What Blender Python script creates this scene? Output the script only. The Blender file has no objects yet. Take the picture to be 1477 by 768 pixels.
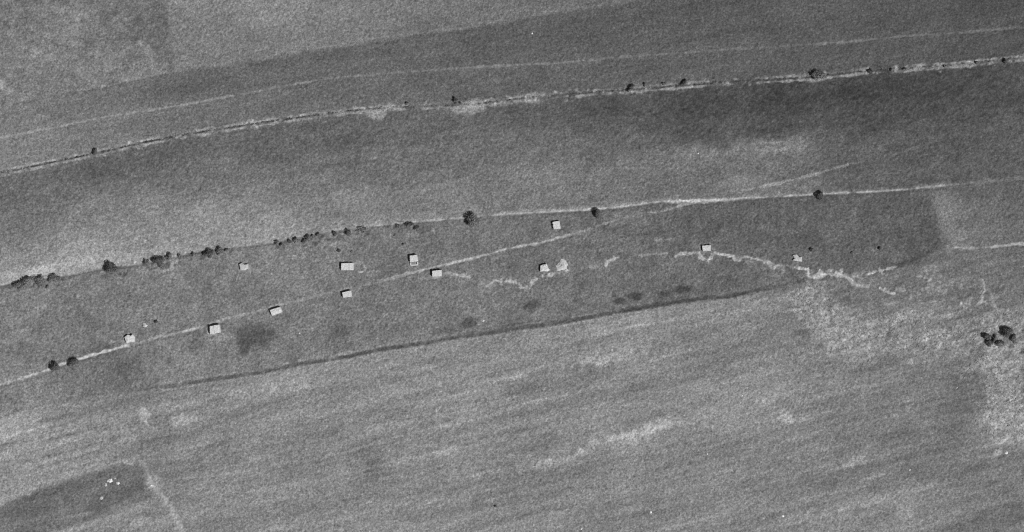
import bpy, math, random
import numpy as np
from mathutils import Vector

# ------------------------------------------------------------------ basics
S = 0.5                      # metres on the ground per map unit
U0, V0 = 738.5, 384.0        # map origin -> world origin
SUN_AZ = (0.83, -0.555)      # horizontal direction towards the sun
SUN_EL = 47.0
scene = bpy.context.scene
col = scene.collection
rng = np.random.default_rng(7)


def W(u, v):
    return (np.asarray(u, float) - U0) * S, (V0 - np.asarray(v, float)) * S


def lin(t):
    c = np.clip(np.asarray(t, float) / 255.0, 0, 1)
    return np.where(c <= 0.04045, c / 12.92, ((c + 0.055) / 1.055) ** 2.4)


def tag(o, label, cat, group=None, kind=None):
    o['label'] = label
    o['category'] = cat
    if group:
        o['group'] = group
    if kind:
        o['kind'] = kind
    return o


def empty(name, x, y, z):
    o = bpy.data.objects.new(name, None)
    o.empty_display_size = 0.5
    col.objects.link(o)
    o.location = (x, y, z)
    return o


def mesh_obj(name, verts, faces, mat, parent=None, loc=None):
    me = bpy.data.meshes.new(name)
    me.from_pydata([tuple(map(float, p)) for p in verts], [], [tuple(map(int, f)) for f in faces])
    me.update()
    me.materials.append(mat)
    o = bpy.data.objects.new(name, me)
    col.objects.link(o)
    if parent is not None:
        o.parent = parent
    if loc is not None:
        o.location = loc
    return o


# ------------------------------------------------------------------ materials
def base_mat(name):
    m = bpy.data.materials.new(name)
    m.use_nodes = True
    nt = m.node_tree
    nt.nodes.clear()
    out = nt.nodes.new('ShaderNodeOutputMaterial')
    b = nt.nodes.new('ShaderNodeBsdfPrincipled')
    b.inputs['Roughness'].default_value = 0.95
    b.inputs['Specular IOR Level'].default_value = 0.08
    nt.links.new(b.outputs[0], out.inputs[0])
    return m, nt, b


def noise(nt, scale, detail=3.0, rough=0.6, dist=0.0, coord=None):
    n = nt.nodes.new('ShaderNodeTexNoise')
    n.inputs['Scale'].default_value = scale
    n.inputs['Detail'].default_value = detail
    n.inputs['Roughness'].default_value = rough
    n.inputs['Distortion'].default_value = dist
    if coord is not None:
        nt.links.new(coord, n.inputs['Vector'])
    return n.outputs[0]


def maprange(nt, x, a, b, c, d):
    n = nt.nodes.new('ShaderNodeMapRange')
    n.inputs[1].default_value = a
    n.inputs[2].default_value = b
    n.inputs[3].default_value = c
    n.inputs[4].default_value = d
    nt.links.new(x, n.inputs[0])
    return n.outputs[0]


def mul(nt, a, b):
    n = nt.nodes.new('ShaderNodeMath')
    n.operation = 'MULTIPLY'
    nt.links.new(a, n.inputs[0])
    if isinstance(b, float):
        n.inputs[1].default_value = b
    else:
        nt.links.new(b, n.inputs[1])
    return n.outputs[0]


def ground_mat(name, grain=0.30, scale=0.85):
    m, nt, b = base_mat(name)
    at = nt.nodes.new('ShaderNodeAttribute')
    at.attribute_name = 'tone'
    tc = nt.nodes.new('ShaderNodeTexCoord')
    n1 = noise(nt, scale, 4.0, 0.65, 0.4, tc.outputs['Object'])
    g1 = maprange(nt, n1, 0.25, 0.75, 1 - grain, 1 + grain)
    n2 = noise(nt, scale * 3.1, 2.0, 0.6, 0.0, tc.outputs['Object'])
    g2 = maprange(nt, n2, 0.25, 0.75, 1 - grain * 0.8, 1 + grain * 0.8)
    c = mul(nt, mul(nt, at.outputs['Fac'], g1), g2)
    cc = nt.nodes.new('ShaderNodeCombineColor')
    for i in range(3):
        nt.links.new(c, cc.inputs[i])
    nt.links.new(cc.outputs[0], b.inputs['Base Color'])
    return m


def plain_mat(name, value, var=0.25, scale=2.0, detail=4.0, rough=0.95, trans=0.0, bump=0.0):
    m, nt, b = base_mat(name)
    tc = nt.nodes.new('ShaderNodeTexCoord')
    n1 = noise(nt, scale, detail, 0.62, 0.3, tc.outputs['Object'])
    g = maprange(nt, n1, 0.25, 0.75, value * (1 - var), value * (1 + var))
    cc = nt.nodes.new('ShaderNodeCombineColor')
    for i in range(3):
        nt.links.new(g, cc.inputs[i])
    nt.links.new(cc.outputs[0], b.inputs['Base Color'])
    b.inputs['Roughness'].default_value = rough
    if bump:
        bp = nt.nodes.new('ShaderNodeBump')
        bp.inputs['Strength'].default_value = 0.6
        bp.inputs['Distance'].default_value = bump
        nt.links.new(noise(nt, scale * 2, 4.0, 0.7, 0.2, tc.outputs['Object']), bp.inputs['Height'])
        nt.links.new(bp.outputs[0], b.inputs['Normal'])
    return m


M_CROP = ground_mat('crop_stubble', 0.56, 0.95)
M_GRASS = ground_mat('pasture_grass', 0.56, 0.85)
M_EARTH = ground_mat('bare_earth', 0.36, 0.95)
M_CONC = plain_mat('pale_render', 0.44, 0.36, 1.3, 5.0, 0.9, bump=0.15)
M_CONC_DULL = plain_mat('dull_render', 0.37, 0.4, 1.1, 5.0, 0.9, bump=0.15)
M_WALL = plain_mat('wall_render', 0.42, 0.18, 1.6, 5.0, 0.9, bump=0.1)
M_SEAM = plain_mat('joint_tar', 0.22, 0.25, 2.0)
M_CHALK = plain_mat('chalk_spoil', 0.38, 0.35, 1.2, 5.0, 0.95, bump=0.2)
M_STONE = plain_mat('pale_stone', 0.55, 0.2, 2.0, 4.0, 0.85, bump=0.08)
M_LEAF = plain_mat('bush_leaves', 0.16, 0.35, 1.0, 3.0, 0.8)
M_LEAF_DARK = plain_mat('dark_leaves', 0.095, 0.4, 1.0, 3.0, 0.8)
M_LEAF_PALE = plain_mat('dusty_leaves', 0.18, 0.35, 1.0, 3.0, 0.8)
M_HEDGE = plain_mat('hedge_leaves', 0.06, 0.4, 1.0, 3.0, 0.8)
M_BARK = plain_mat('bark', 0.07, 0.3, 6.0)

# ------------------------------------------------------------------ terrain grid
STEP = 1.2
us = np.arange(-72, 1550 + 0.1, STEP)
vs = np.arange(-72, 841 + 0.1, STEP)
NU, NV = len(us), len(vs)
U, V = np.meshgrid(us, vs)           # [NV, NU]


def fft_noise(sa, sb, ang=0.0, seed=0):
    """Gaussian-filtered noise, sigma sa along direction ang (degrees, rising to the right), sb across; unit std."""
    r = np.random.default_rng(1000 + seed)
    w = r.standard_normal((NV, NU))
    fu = np.fft.fftfreq(NU, STEP)[None, :]
    fv = np.fft.fftfreq(NV, STEP)[:, None]
    a = math.radians(ang)
    fa = fu * math.cos(a) - fv * math.sin(a)
    fb = fu * math.sin(a) + fv * math.cos(a)
    H = np.exp(-2 * math.pi ** 2 * ((sa * fa) ** 2 + (sb * fb) ** 2))
    x = np.fft.ifft2(np.fft.fft2(w) * H).real
    return (x - x.mean()) / x.std()


def sstep(a, b, x):
    t = np.clip((x - a) / (b - a), 0, 1)
    return t * t * (3 - 2 * t)


def curve(pts):
    p = np.array(pts, float)
    return lambda u: np.interp(u, p[:, 0], p[:, 1])


def smooth_line(pts, n=6):
    p = np.array(pts, float)
    if len(p) < 3:
        return p
    out = []
    q = np.vstack([2 * p[0] - p[1], p, 2 * p[-1] - p[-2]])
    for i in range(1, len(q) - 2):
        for k in range(n):
            t = k / n
            a, b, c, d = q[i - 1], q[i], q[i + 1], q[i + 2]
            out.append(0.5 * ((2 * b) + (-a + c) * t + (2 * a - 5 * b + 4 * c - d) * t * t + (-a + 3 * b - 3 * c + d) * t ** 3))
    out.append(p[-1])
    return np.array(out)


HEDGE = [(-80, 270), (0, 250), (34, 243), (135, 222), (237, 200), (355, 181), (487, 162.5), (558, 156), (656, 152), (697, 149),
         (785, 139), (906, 130), (980, 124), (1078, 117), (1163, 112), (1258, 102), (1349, 96), (1417, 90), (1477, 83.5), (1560, 75)]
TRACK = [(-80, 216), (0, 199), (85, 183), (152, 169), (237, 156), (305, 144), (423, 122), (480, 113), (537, 108), (642, 100), (761, 93),
         (818, 90), (900, 82), (961, 78), (1045, 72), (1112, 68), (1214, 61), (1305, 52.5), (1373, 48), (1461, 41), (1560, 33)]
UPEDGE = [(-80, 176), (0, 156), (20, 151), (85, 138), (139, 130), (190, 118), (250, 106), (311, 96), (400, 83), (480, 70), (524, 61), (581, 53),
          (663, 44), (724, 33), (785, 22), (859, 12), (920, 1), (1000, -20), (1100, -60), (1560, -200)]
PATH1 = [(-80, 432), (0, 412), (34, 403), (85, 399), (152, 386), (203, 380), (294, 361), (382, 351), (480, 333), (537, 326), (615, 319),
         (697, 312), (761, 307.5), (852, 302.5), (906, 297), (954, 291), (977, 291.5), (1028, 289.6), (1177, 280.5), (1282, 275.4),
         (1407, 263.5), (1477, 259), (1560, 254)]
DITCH = [(-80, 625), (0, 603), (85, 578), (180, 566), (237, 560), (288, 552), (376, 538.5), (433, 527), (500, 516.5), (548, 506), (598, 499),
         (649, 490), (700, 483), (751, 475), (785, 471), (839, 461.5), (886, 453), (980, 437), (1062, 428), (1129, 416), (1165, 408),
         (1250, 399), (1290, 387), (1342, 366), (1366, 357), (1477, 352), (1560, 347)]
PATH2 = [(-80, 580), (0, 555), (34, 545), (71, 533), (98, 523), (125, 515), (183, 499), (223, 488.6), (291, 472), (328, 459), (360, 452),
         (410, 439), (447, 429), (500, 417), (514, 414.5), (568, 400.6), (605, 390.5), (642, 382), (697, 369), (737, 358), (778, 350.5),
         (822, 339), (856, 329.5)]
cH, cT, cU, cP, cD = map(curve, (HEDGE, TRACK, UPEDGE, PATH1, DITCH))
wob = fft_noise(9, 9, 0, 1) * 0.9 + fft_noise(3, 3, 0, 2) * 0.5
Vw = V + wob
Uw = U + fft_noise(8, 8, 0, 3) * 1.0

top_left_edge = np.interp(V, [-80, 0, 81, 102, 130], [236, 239, 244, 252, 262])
plot_top = np.interp(U, [-80, 0, 51, 118, 162, 200, 260], [755, 730, 708, 687, 671, 668, 664])
plot_bot = np.interp(U, [-80, 0, 85, 129, 203, 260], [815, 792, 765, 750, 725, 706])
plot_right = np.interp(V, [660, 668, 711, 735], [203, 203, 214, 224])
right_left = np.interp(V, [255, 285, 300, 345, 360], [1338, 1342, 1345, 1363, 1372])


def inside(poly, soft=3.0):
    p = np.array(poly, float)
    c = np.zeros(U.shape, bool)
    n = len(p)
    for i in range(n):
        (x1, y1), (x2, y2) = p[i], p[(i + 1) % n]
        if y1 == y2:
            continue
        k = ((y1 > Vw) != (y2 > Vw)) & (Uw < (x2 - x1) * (Vw - y1) / (y2 - y1) + x1)
        c ^= k
    return blur(c.astype(float), soft)


def blur(x, s):
    fu = np.fft.fftfreq(NU, STEP)[None, :]
    fv = np.fft.fftfreq(NV, STEP)[:, None]
    return np.fft.ifft2(np.fft.fft2(x) * np.exp(-2 * math.pi ** 2 * s * s * (fu ** 2 + fv ** 2))).real


def control(pts, smooth=22.0):
    p = np.array(pts, float)
    cu = np.arange(0, NU, 8)
    cv = np.arange(0, NV, 8)
    X, Y = np.meshgrid(us[cu], vs[cv])
    num = np.zeros(X.shape)
    den = np.zeros(X.shape)
    for (a, b, t) in p:
        d2 = (X - a) ** 2 + ((Y - b) * 1.5) ** 2
        w = 1.0 / (d2 + smooth ** 2) ** 1.7
        num += w * t
        den += w
    g = num / den
    fx = np.interp(us, us[cu], np.arange(len(cu)))
    fy = np.interp(vs, vs[cv], np.arange(len(cv)))
    x0 = np.clip(fx.astype(int), 0, len(cu) - 2)
    y0 = np.clip(fy.astype(int), 0, len(cv) - 2)
    tx = (fx - x0)[None, :]
    ty = (fy - y0)[:, None]
    A = g[np.ix_(y0, x0)]
    B = g[np.ix_(y0, x0 + 1)]
    C = g[np.ix_(y0 + 1, x0)]
    D = g[np.ix_(y0 + 1, x0 + 1)]
    return (A * (1 - tx) + B * tx) * (1 - ty) + (C * (1 - tx) + D * tx) * ty


R1 = control([(20, 20, 108), (100, 20, 112), (200, 30, 101), (225, 60, 99), (60, 80, 118), (150, 90, 115), (200, 100, 113), (10, 130, 117), (100, 120, 112)])
R2 = control([(270, 10, 120), (400, 20, 127), (300, 60, 118), (400, 60, 118), (260, 95, 112), (500, 30, 122), (500, 55, 112), (600, 15, 114),
              (622, 35, 100), (700, 10, 106), (780, 5, 98), (350, 85, 108)])
R3 = control([(10, 170, 113), (60, 210, 113), (20, 230, 117), (120, 165, 107), (150, 190, 109), (250, 125, 92), (300, 120, 92), (220, 180, 105),
              (330, 160, 101), (450, 95, 93), (450, 140, 100), (550, 75, 92), (560, 130, 98), (700, 60, 89), (700, 120, 95), (850, 40, 87),
              (850, 110, 95), (1000, 20, 88), (1000, 100, 93), (1150, 40, 87), (1150, 85, 92), (1300, 20, 85), (1300, 75, 89), (1450, 15, 81),
              (1450, 65, 86)])
R4 = control([(20, 280, 101), (60, 270, 102), (150, 245, 95), (30, 330, 109), (40, 380, 128), (150, 310, 117), (130, 365, 139), (60, 390, 139),
              (200, 350, 130), (250, 225, 94), (300, 260, 109), (300, 310, 128), (400, 215, 94), (400, 270, 113), (400, 330, 132), (500, 195, 94),
              (520, 240, 105), (520, 300, 122), (620, 185, 95), (640, 230, 105), (640, 285, 118), (750, 170, 91), (750, 210, 104),
              (780, 260, 116), (870, 160, 83), (880, 210, 100), (880, 270, 112), (1000, 150, 77), (1000, 190, 83), (1000, 230, 107),
              (1020, 270, 106), (1130, 140, 75), (1120, 185, 81), (1130, 215, 106), (1120, 250, 107), (1250, 125, 73), (1260, 170, 77),
              (1260, 220, 92), (1280, 260, 92), (1380, 115, 75), (1400, 160, 80), (1380, 220, 88), (1400, 250, 90), (1470, 120, 80),
              (1470, 200, 92), (1060, 265, 107)])
R5 = control([(20, 440, 100), (20, 500, 102), (60, 470, 98), (30, 570, 104), (150, 420, 100), (150, 460, 98), (150, 530, 91), (250, 420, 102),
              (250, 510, 104), (300, 400, 102), (350, 430, 100), (420, 400, 106), (420, 480, 100), (550, 440, 100), (550, 360, 98),
              (450, 380, 102), (700, 340, 98), (700, 440, 102), (600, 470, 104), (800, 440, 100), (800, 360, 98), (900, 330, 96),
              (900, 420, 96), (1000, 320, 89), (1000, 400, 98), (1000, 420, 93), (1100, 310, 87), (1100, 350, 89), (1100, 410, 97),
              (1200, 310, 87), (1200, 350, 89), (1300, 300, 84), (1300, 340, 81), (1340, 330, 80), (1250, 370, 91), (1320, 370, 88)])
R8 = control([(1358, 312, 128), (1366, 335, 122), (1390, 320, 112), (1420, 310, 104), (1470, 300, 100), (1420, 340, 108), (1470, 340, 106),
              (1400, 280, 96), (1470, 275, 94)], 12)
R6 = control([(20, 620, 138), (60, 650, 126), (100, 600, 124), (20, 680, 127), (120, 660, 126), (180, 620, 124), (150, 580, 108), (100, 575, 106),
              (10, 700, 134), (250, 580, 116), (250, 650, 114), (300, 700, 118), (230, 640, 110), (350, 560, 120), (400, 600, 120),
              (450, 640, 116), (420, 560, 125), (400, 740, 120), (320, 750, 116), (520, 560, 122), (600, 560, 122), (520, 680, 111),
              (600, 680, 120), (500, 750, 116), (650, 540, 124), (700, 520, 118), (650, 620, 118), (700, 740, 116), (800, 520, 120),
              (760, 580, 113), (800, 620, 113), (850, 560, 113), (900, 520, 126), (920, 560, 113), (930, 610, 122), (900, 640, 126),
              (850, 740, 116), (950, 700, 116), (1000, 480, 118), (1000, 560, 120), (1050, 600, 125), (1000, 750, 116), (1050, 520, 116),
              (1080, 460, 122), (1150, 480, 109), (1120, 570, 125), (1100, 660, 114), (1200, 560, 112), (1150, 700, 114), (1200, 740, 123),
              (1300, 735, 124), (1280, 560, 112), (1300, 640, 108), (1380, 580, 100), (1380, 640, 106), (1400, 560, 99), (1420, 700, 108),
              (1460, 740, 111), (1440, 680, 110), (1470, 765, 112), (1200, 470, 124), (1230, 425, 104), (1280, 440, 105), (1300, 470, 116), (1250, 500, 118),
              (1330, 430, 108), (1340, 490, 120), (1380, 420, 108), (1400, 380, 98), (1450, 370, 100), (1460, 420, 108), (1400, 450, 108),
              (1360, 400, 108), (1470, 460, 112), (1440, 530, 120), (1460, 600, 127), (1440, 620, 126), (1300, 395, 98)])

# overall level of each cover
ramp = lambda *p: np.interp(U, [q[0] for q in p], [q[1] for q in p])
R1 = R1 + 11
R2 = R2 + 9
R3 = R3 + ramp((0, 12), (250, 12), (450, 9), (600, 6), (1000, 4), (1477, 3))
R4 = R4 + np.maximum(0, R4 - 75) * 0.20 + 1
R5 = R5 + ramp((0, 25), (500, 21), (900, 15), (1100, 11), (1340, 14))
R6 = R6 + ramp((0, 15), (500, 16), (900, 18), (1200, 14), (1477, 10))
R8 = R8 + 7
# textures of the different covers (display-level units)
fine_a = fft_noise(2.4, 1.1, 22, 11)
fine_b = fft_noise(1.0, 1.0, 0, 12)
blot8 = fft_noise(9, 7, 10, 13)
blot4 = fft_noise(3.6, 3.2, 0, 14)
blot2 = fft_noise(1.9, 1.9, 0, 15)
str_long = fft_noise(80, 3.2, 13, 16)
str_mid = fft_noise(26, 2.6, 14, 17)
str_short = fft_noise(9, 1.5, 15, 18)
str_up = fft_noise(70, 5.0, 8, 19)
broad = fft_noise(34, 16, 12, 20)

R1 = R1 + blot4 * 4.0 + blot8 * 3.0 + blot2 * 2.5
R2 = R2 + str_up * 2.5 + str_short * 2.0 + blot8 * 1.5
R3 = R3 + str_up * 2.2 + str_short * 1.8 + blot8 * 1.4
R4 = R4 + str_up * 1.6 + fine_a * 4.0 + blot8 * 2.0 + str_mid * 1.0
R5 = R5 + blot4 * 3.0 + blot8 * 3.2 + blot2 * 2.0
R8 = R8 + blot4 * 2.0 + blot8 * 2.0
R6 = R6 + str_long * 3.0 + str_mid * 2.8 + str_short * 3.2 + blot8 * 1.4 + broad * 1.4 + fine_a * 1.5

# region ids: 1 grass field, 2 upper light field, 3 band field, 4 middle field, 5 pasture, 6 lower field, 7 dark plot, 8 right field, 9 scrub
below = lambda c, s=1.0: sstep(-s, s, Vw - c)
mH = below(cH(U))
mP = below(cP(U), 1.2)
mD = below(cD(U), 2.0)
mU = below(cU(U), 4.5)
mC = sstep(-4, 4, Uw - top_left_edge)
T = R1 * (1 - mC) + R2 * mC
T = T * (1 - mU) + R3 * mU
T = T * (1 - mH) + R4 * mH
T = T * (1 - mP) + R5 * mP
T = T * (1 - mD) + R6 * mD
m8 = mP * (1 - mD) * sstep(-9, 13, Uw - right_left)
T = T * (1 - m8) + R8 * m8
m7 = sstep(-3, 4, Vw - plot_top) * sstep(5, -5, Vw - plot_bot) * sstep(7, -6, Uw - plot_right)
T = T * (1 - m7) + (111 + blot8 * 3.5 + str_mid * 2.5 + blot2 * 2) * m7
SCRUB = [(1138, 418), (1172, 405), (1200, 412), (1212, 438), (1262, 458), (1340, 452), (1400, 462), (1440, 440), (1560, 470), (1560, 640),
         (1478, 645), (1446, 640), (1421, 600), (1428, 560), (1378, 512), (1300, 505), (1210, 516), (1182, 500), (1168, 468), (1132, 446)]
m9 = np.clip(inside(SCRUB, 8.0) + 0.30 * fft_noise(7, 5, 20, 50) * (np.abs(inside(SCRUB, 14.0) - .5) < .42), 0, 1)
T = T + m9 * (fft_noise(2.8, 1.7, 35, 21) * 10 + blot2 * 6 + blot4 * 5 + 17)

reg = np.full(U.shape, 1)
reg[mC > 0.5] = 2
reg[mU > 0.5] = 3
reg[mH > 0.5] = 4
reg[mP > 0.5] = 5
reg[mD > 0.5] = 6
reg[m8 > 0.5] = 8
reg[(m7 > 0.5)] = 7
reg[(m9 > 0.5) & (reg == 6)] = 9

# relief (metres)
rough = np.ones(U.shape)
rough = rough + 0.5 * m9 + 0.5 * (mP * (1 - mD)) * 0.4
Z = (fft_noise(1.0, 0.8, 20, 30) * 0.085 + fft_noise(2.4, 1.7, 18, 31) * 0.055) * rough
Z += fft_noise(28, 18, 10, 32) * 0.10
Z += m9 * fft_noise(2.0, 1.5, 30, 33) * 0.035

jit = fft_noise(2.0, 2.0, 0, 40) * 0.7 + fft_noise(5, 5, 0, 41) * 0.6
brk = fft_noise(3.5, 3.5, 0, 42)
brk_l = fft_noise(12, 12, 0, 43)
pieces = {}                 # id -> (name, label, category, material)
lab = reg.copy()
NEXT = [20]


def dist_line(p, pad):
    """Distance to a polyline and the fraction along it, on a sub-window of the grid."""
    lo, hi = p.min(0) - pad, p.max(0) + pad
    iu = slice(max(0, int((lo[0] - us[0]) / STEP)), min(NU, int((hi[0] - us[0]) / STEP) + 2))
    iv = slice(max(0, int((lo[1] - vs[0]) / STEP)), min(NV, int((hi[1] - vs[0]) / STEP) + 2))
    X, Y = U[iv, iu], V[iv, iu]
    best = np.full(X.shape, 1e9)
    frac = np.zeros(X.shape)
    side = np.zeros(X.shape)
    seg = np.hypot(*(p[1:] - p[:-1]).T)
    tot = seg.sum()
    acc = 0.0
    for i in range(len(p) - 1):
        a, b = p[i], p[i + 1]
        d = b - a
        L2 = max(d @ d, 1e-9)
        t = np.clip(((X - a[0]) * d[0] + (Y - a[1]) * d[1]) / L2, 0, 1)
        ex, ey = X - a[0] - t * d[0], Y - a[1] - t * d[1]
        dd = np.hypot(ex, ey)
        k = dd < best
        best[k] = dd[k]
        frac[k] = (acc + t * seg[i])[k] / tot
        side[k] = np.sign(d[0] * ey - d[1] * ex)[k]
        acc += seg[i]
    return iv, iu, best, frac, side


def stroke(pts, w, tone, a=1.0, z=0.0, piece=None, soft=1.0, breakup=0.25, jitter=1.0, add=False, smooth=True, offset=0.0, zs=1.0):
    """A worn line on the ground: tone in display units, w in map units; a = strength, or a list of strengths along the line."""
    if not add:
        tone = tone + (10 if tone > 112 else 6)
    p = smooth_line(pts) if smooth and len(pts) > 2 else np.array(pts, float)
    iv, iu, d, f, side = dist_line(p, w * 2 + soft * 3 + 6 + abs(offset))
    if offset:
        d = np.abs(d * side - offset)
    dj = np.maximum(0, d + jit[iv, iu] * jitter * min(1.0, w / 3.0) * 0.75)
    al = np.interp(f, np.linspace(0, 1, len(a)), a) if isinstance(a, (list, tuple)) else np.full(d.shape, a)
    br = np.clip(1 - breakup * (0.5 + 0.6 * brk[iv, iu] + 0.5 * brk_l[iv, iu]), 0, 1.1)
    m = np.clip(al * br * (1.0 if add else 1.18), 0, 1) * sstep(w / 2 + soft, w / 2 - soft, dj)
    if add:
        T[iv, iu] += tone * m
    else:
        T[iv, iu] = T[iv, iu] * (1 - m) + tone * m
    if z:
        Z[iv, iu] += z * np.exp(-(d / (w * 0.6 * zs)) ** 2) * np.clip(al, 0, 1)
    if piece is not None:
        lab[iv, iu][(m > 0.30) & (lab[iv, iu] < 20)] = piece
    return m


def new_piece(name, label, cat, mat):
    NEXT[0] += 1
    pieces[NEXT[0]] = (name, label, cat, mat)
    return NEXT[0]


def patch(u, v, ru, rv, tone, a=1.0, ang=0.0, add=False, rag=0.5, piece=None, z=0.0):
    if not add:
        tone = tone + (12 if tone > 112 else 7)
    r = max(ru, rv) * 2 + 6
    iu = slice(max(0, int((u - r - us[0]) / STEP)), min(NU, int((u + r - us[0]) / STEP) + 2))
    iv = slice(max(0, int((v - r - vs[0]) / STEP)), min(NV, int((v + r - vs[0]) / STEP) + 2))
    X, Y = U[iv, iu] - u, V[iv, iu] - v
    c, s = math.cos(math.radians(ang)), math.sin(math.radians(ang))
    A, B = (X * c - Y * s) / ru, (X * s + Y * c) / rv
    d = np.hypot(A, B) + rag * 0.22 * brk[iv, iu] + rag * 0.15 * blot2[iv, iu]
    m = np.clip(a * sstep(1.36, 0.38, d), 0, 1)
    if add:
        T[iv, iu] += tone * m
    else:
        T[iv, iu] = T[iv, iu] * (1 - m) + tone * m
    if z:
        Z[iv, iu] += z * sstep(1.3, 0.0, d)
    if piece is not None:
        lab[iv, iu][(m > 0.4) & (lab[iv, iu] < 20)] = piece


# ---- soft marks in the fields -------------------------------------------------
for q in [(55, 73, 11, 7, 22), (92, 15, 7, 5, 16), (185, 28, 7, 4, 20), (202, 62, 6, 5, 20), (215, 72, 6, 5, 14), (3, 122, 6, 8, 34), (13, 131, 5, 5, 26),
          (225, 103, 8, 5, 16), (202, 106, 4, 4, 18), (110, 28, 6, 3, 14), (45, 118, 14, 6, 8), (150, 45, 12, 7, 8), (88, 58, 8, 8, 8), (170, 80, 14, 6, 8),
          (28, 50, 10, 9, -7), (130, 60, 14, 10, -5), (218, 30, 12, 20, -8), (8, 55, 5, 6, -10)]:
    patch(*q[:4], q[4], add=True)
# middle field light patches
patch(1100, 211, 110, 12, 17, add=True, ang=3, rag=0.6)
patch(1000, 232, 130, 14, 7, add=True, ang=4, rag=0.6)
patch(1010, 222, 40, 10, 8, add=True, ang=3)
patch(1045, 210, 9, 9, -12, add=True)
patch(1070, 262, 42, 7, 14, add=True, ang=6)
patch(1130, 148, 190, 22, -6, add=True, ang=4, rag=.4)
patch(1330, 130, 160, 22, -5, add=True, ang=4, rag=.4)
patch(100, 377, 50, 7, 8, add=True, ang=8, rag=0.8)
stroke([(0, 398), (85, 388), (152, 376), (294, 351), (480, 324), (620, 309)], 16, 13, [1, 1, .9, .7, .6, .2], soft=8, breakup=.3, add=True)
patch(45, 395, 40, 8, 18, add=True, ang=8)
patch(220, 366, 60, 9, 6, add=True, ang=9)
# pasture dark grass
patch(366, 486, 30, 21, 76, .85, ang=12)
patch(366, 486, 24, 16, 80, 0.35, ang=12)
for q in [(768, 440, 13, 9, 76, .9), (676, 467, 15, 9, 76, .9), (490, 480, 19, 12, 82, .75), (895, 434, 9, 5.5, 70, 1), (917, 428, 12, 6.5, 68, 1),
          (957, 424, 10, 6, 70, 1), (986, 417, 13, 7, 66, 1), (1155, 483, 14, 8, 92, .7), (150, 503, 24, 12, 86, .6), (180, 535, 26, 14, 88, .5), (640, 478, 30, 5, 86, .5),
          (280, 500, 16, 10, 90, .5), (560, 478, 30, 8, 94, .4), (1342, 325, 14, 34, 74, .3), (1090, 345, 50, 10, 84, .4)]:
    patch(*q[:4], q[4], q[5], ang=8)
for q in [(248, 378, 13, 11, 158, .75), (240, 389, 14, 4, 146, .6), (320, 489, 18, 5, 136, .6), (400, 405, 34, 7, 124, .5), (425, 396, 22, 6, 122, .4), (300, 493, 10, 4, 128, .5),
          (64, 442, 5, 5, 138, .8), (40, 419, 6, 2, 150, .8), (1205, 328, 26, 9, 103, .5), (1180, 300, 30, 8, 96, .4), (295, 372, 10, 7, 124, .6), (592, 339, 6, 4, 124, .6),
          (625, 334, 3, 4, 140, .7), (1165, 368, 8, 6, 112, .6), (1000, 358, 26, 8, 106, .4), (1060, 352, 14, 6, 100, .4), (1250, 385, 14, 6, 112, .5), (525, 440, 20, 12, 108, .5),
          (545, 423, 6, 3, 126, .6), (600, 470, 60, 10, 110, .4), (755, 345, 8, 4, 118, .4), (1320, 376, 22, 4, 118, .4)]:
    patch(*q[:4], q[4], q[5], ang=12)
# lower field light streaks
for q in [(905, 631, 50, 12, 17), (940, 617, 34, 8, 12), (815, 664, 46, 7, 13), (760, 675, 26, 6, 10), (642, 652, 28, 6, 15), (880, 517, 52, 8, 16),
          (850, 523, 26, 5, 8), (420, 561, 26, 7, 13), (360, 566, 30, 5, 10), (570, 570, 40, 6, 8), (264, 606, 15, 8, 20), (210, 599, 8, 11, 26), (186, 668, 8, 6, 24),
          (1133, 602, 12, 6, 22), (1160, 607, 8, 5, 12), (1110, 572, 34, 12, 8), (1240, 730, 60, 8, 10), (1310, 735, 18, 9, 14), (1220, 672, 10, 6, 12),
          (1238, 663, 12, 6, 10), (500, 690, 26, 30, 6), (1060, 600, 40, 10, 8), (712, 548, 40, 5, 8), (20, 620, 40, 14, 8), (240, 585, 12, 6, 10), (315, 710, 24, 8, 8),
          (330, 742, 30, 6, 6), (1440, 652, 5, 4, 26), (1432, 662, 10, 6, 10), (1316, 572, 20, 6, 8), (1260, 548, 34, 8, 5), (560, 760, 24, 5, 8), (200, 755, 14, 6, 12), (1080, 520, 50, 8, 5)]:
    patch(*q[:4], q[4] * 1.35, add=True, ang=14, rag=1.3)
for q in [(535, 670, 18, 26, -9), (760, 555, 40, 12, -6), (1000, 530, 50, 10, -5), (1290, 520, 50, 14, -6), (800, 640, 50, 8, -6), (1020, 580, 24, 10, -6), (980, 655, 60, 12, -5),
          (235, 650, 20, 24, -6), (1390, 600, 30, 30, -5), (1180, 695, 30, 10, -6), (1210, 425, 30, 16, -4), (1260, 428, 40, 16, -6)]:
    patch(*q[:4], q[4], add=True, ang=14)
for a in [[(420, 671), (460, 661), (500, 651)], [(505, 650), (581, 628), (650, 613), (717, 597), (751, 584), (818, 569), (886, 550)], [(485, 743), (510, 733), (535, 724)],
          [(683, 686), (720, 679), (760, 668)], [(697, 551), (728, 546), (758, 541)], [(700, 725), (730, 714)], [(883, 742), (917, 730)], [(1241, 694), (1275, 684)],
          [(1183, 746), (1238, 729), (1305, 724)], [(944, 521), (974, 511), (1040, 496)], [(0, 640), (70, 622), (150, 603)], [(290, 690), (350, 680), (400, 669)], 
          [(950, 765), (1010, 750), (1060, 738)], [(560, 540), (630, 528)], [(870, 480), (960, 464), (1050, 452), (1110, 444)], [(255, 650), (300, 640)], [(80, 750), (150, 735), (200, 716)]]:
    stroke(a, 3.4, 20, 1, soft=1.8, breakup=0.5, add=True, smooth=True)
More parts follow.
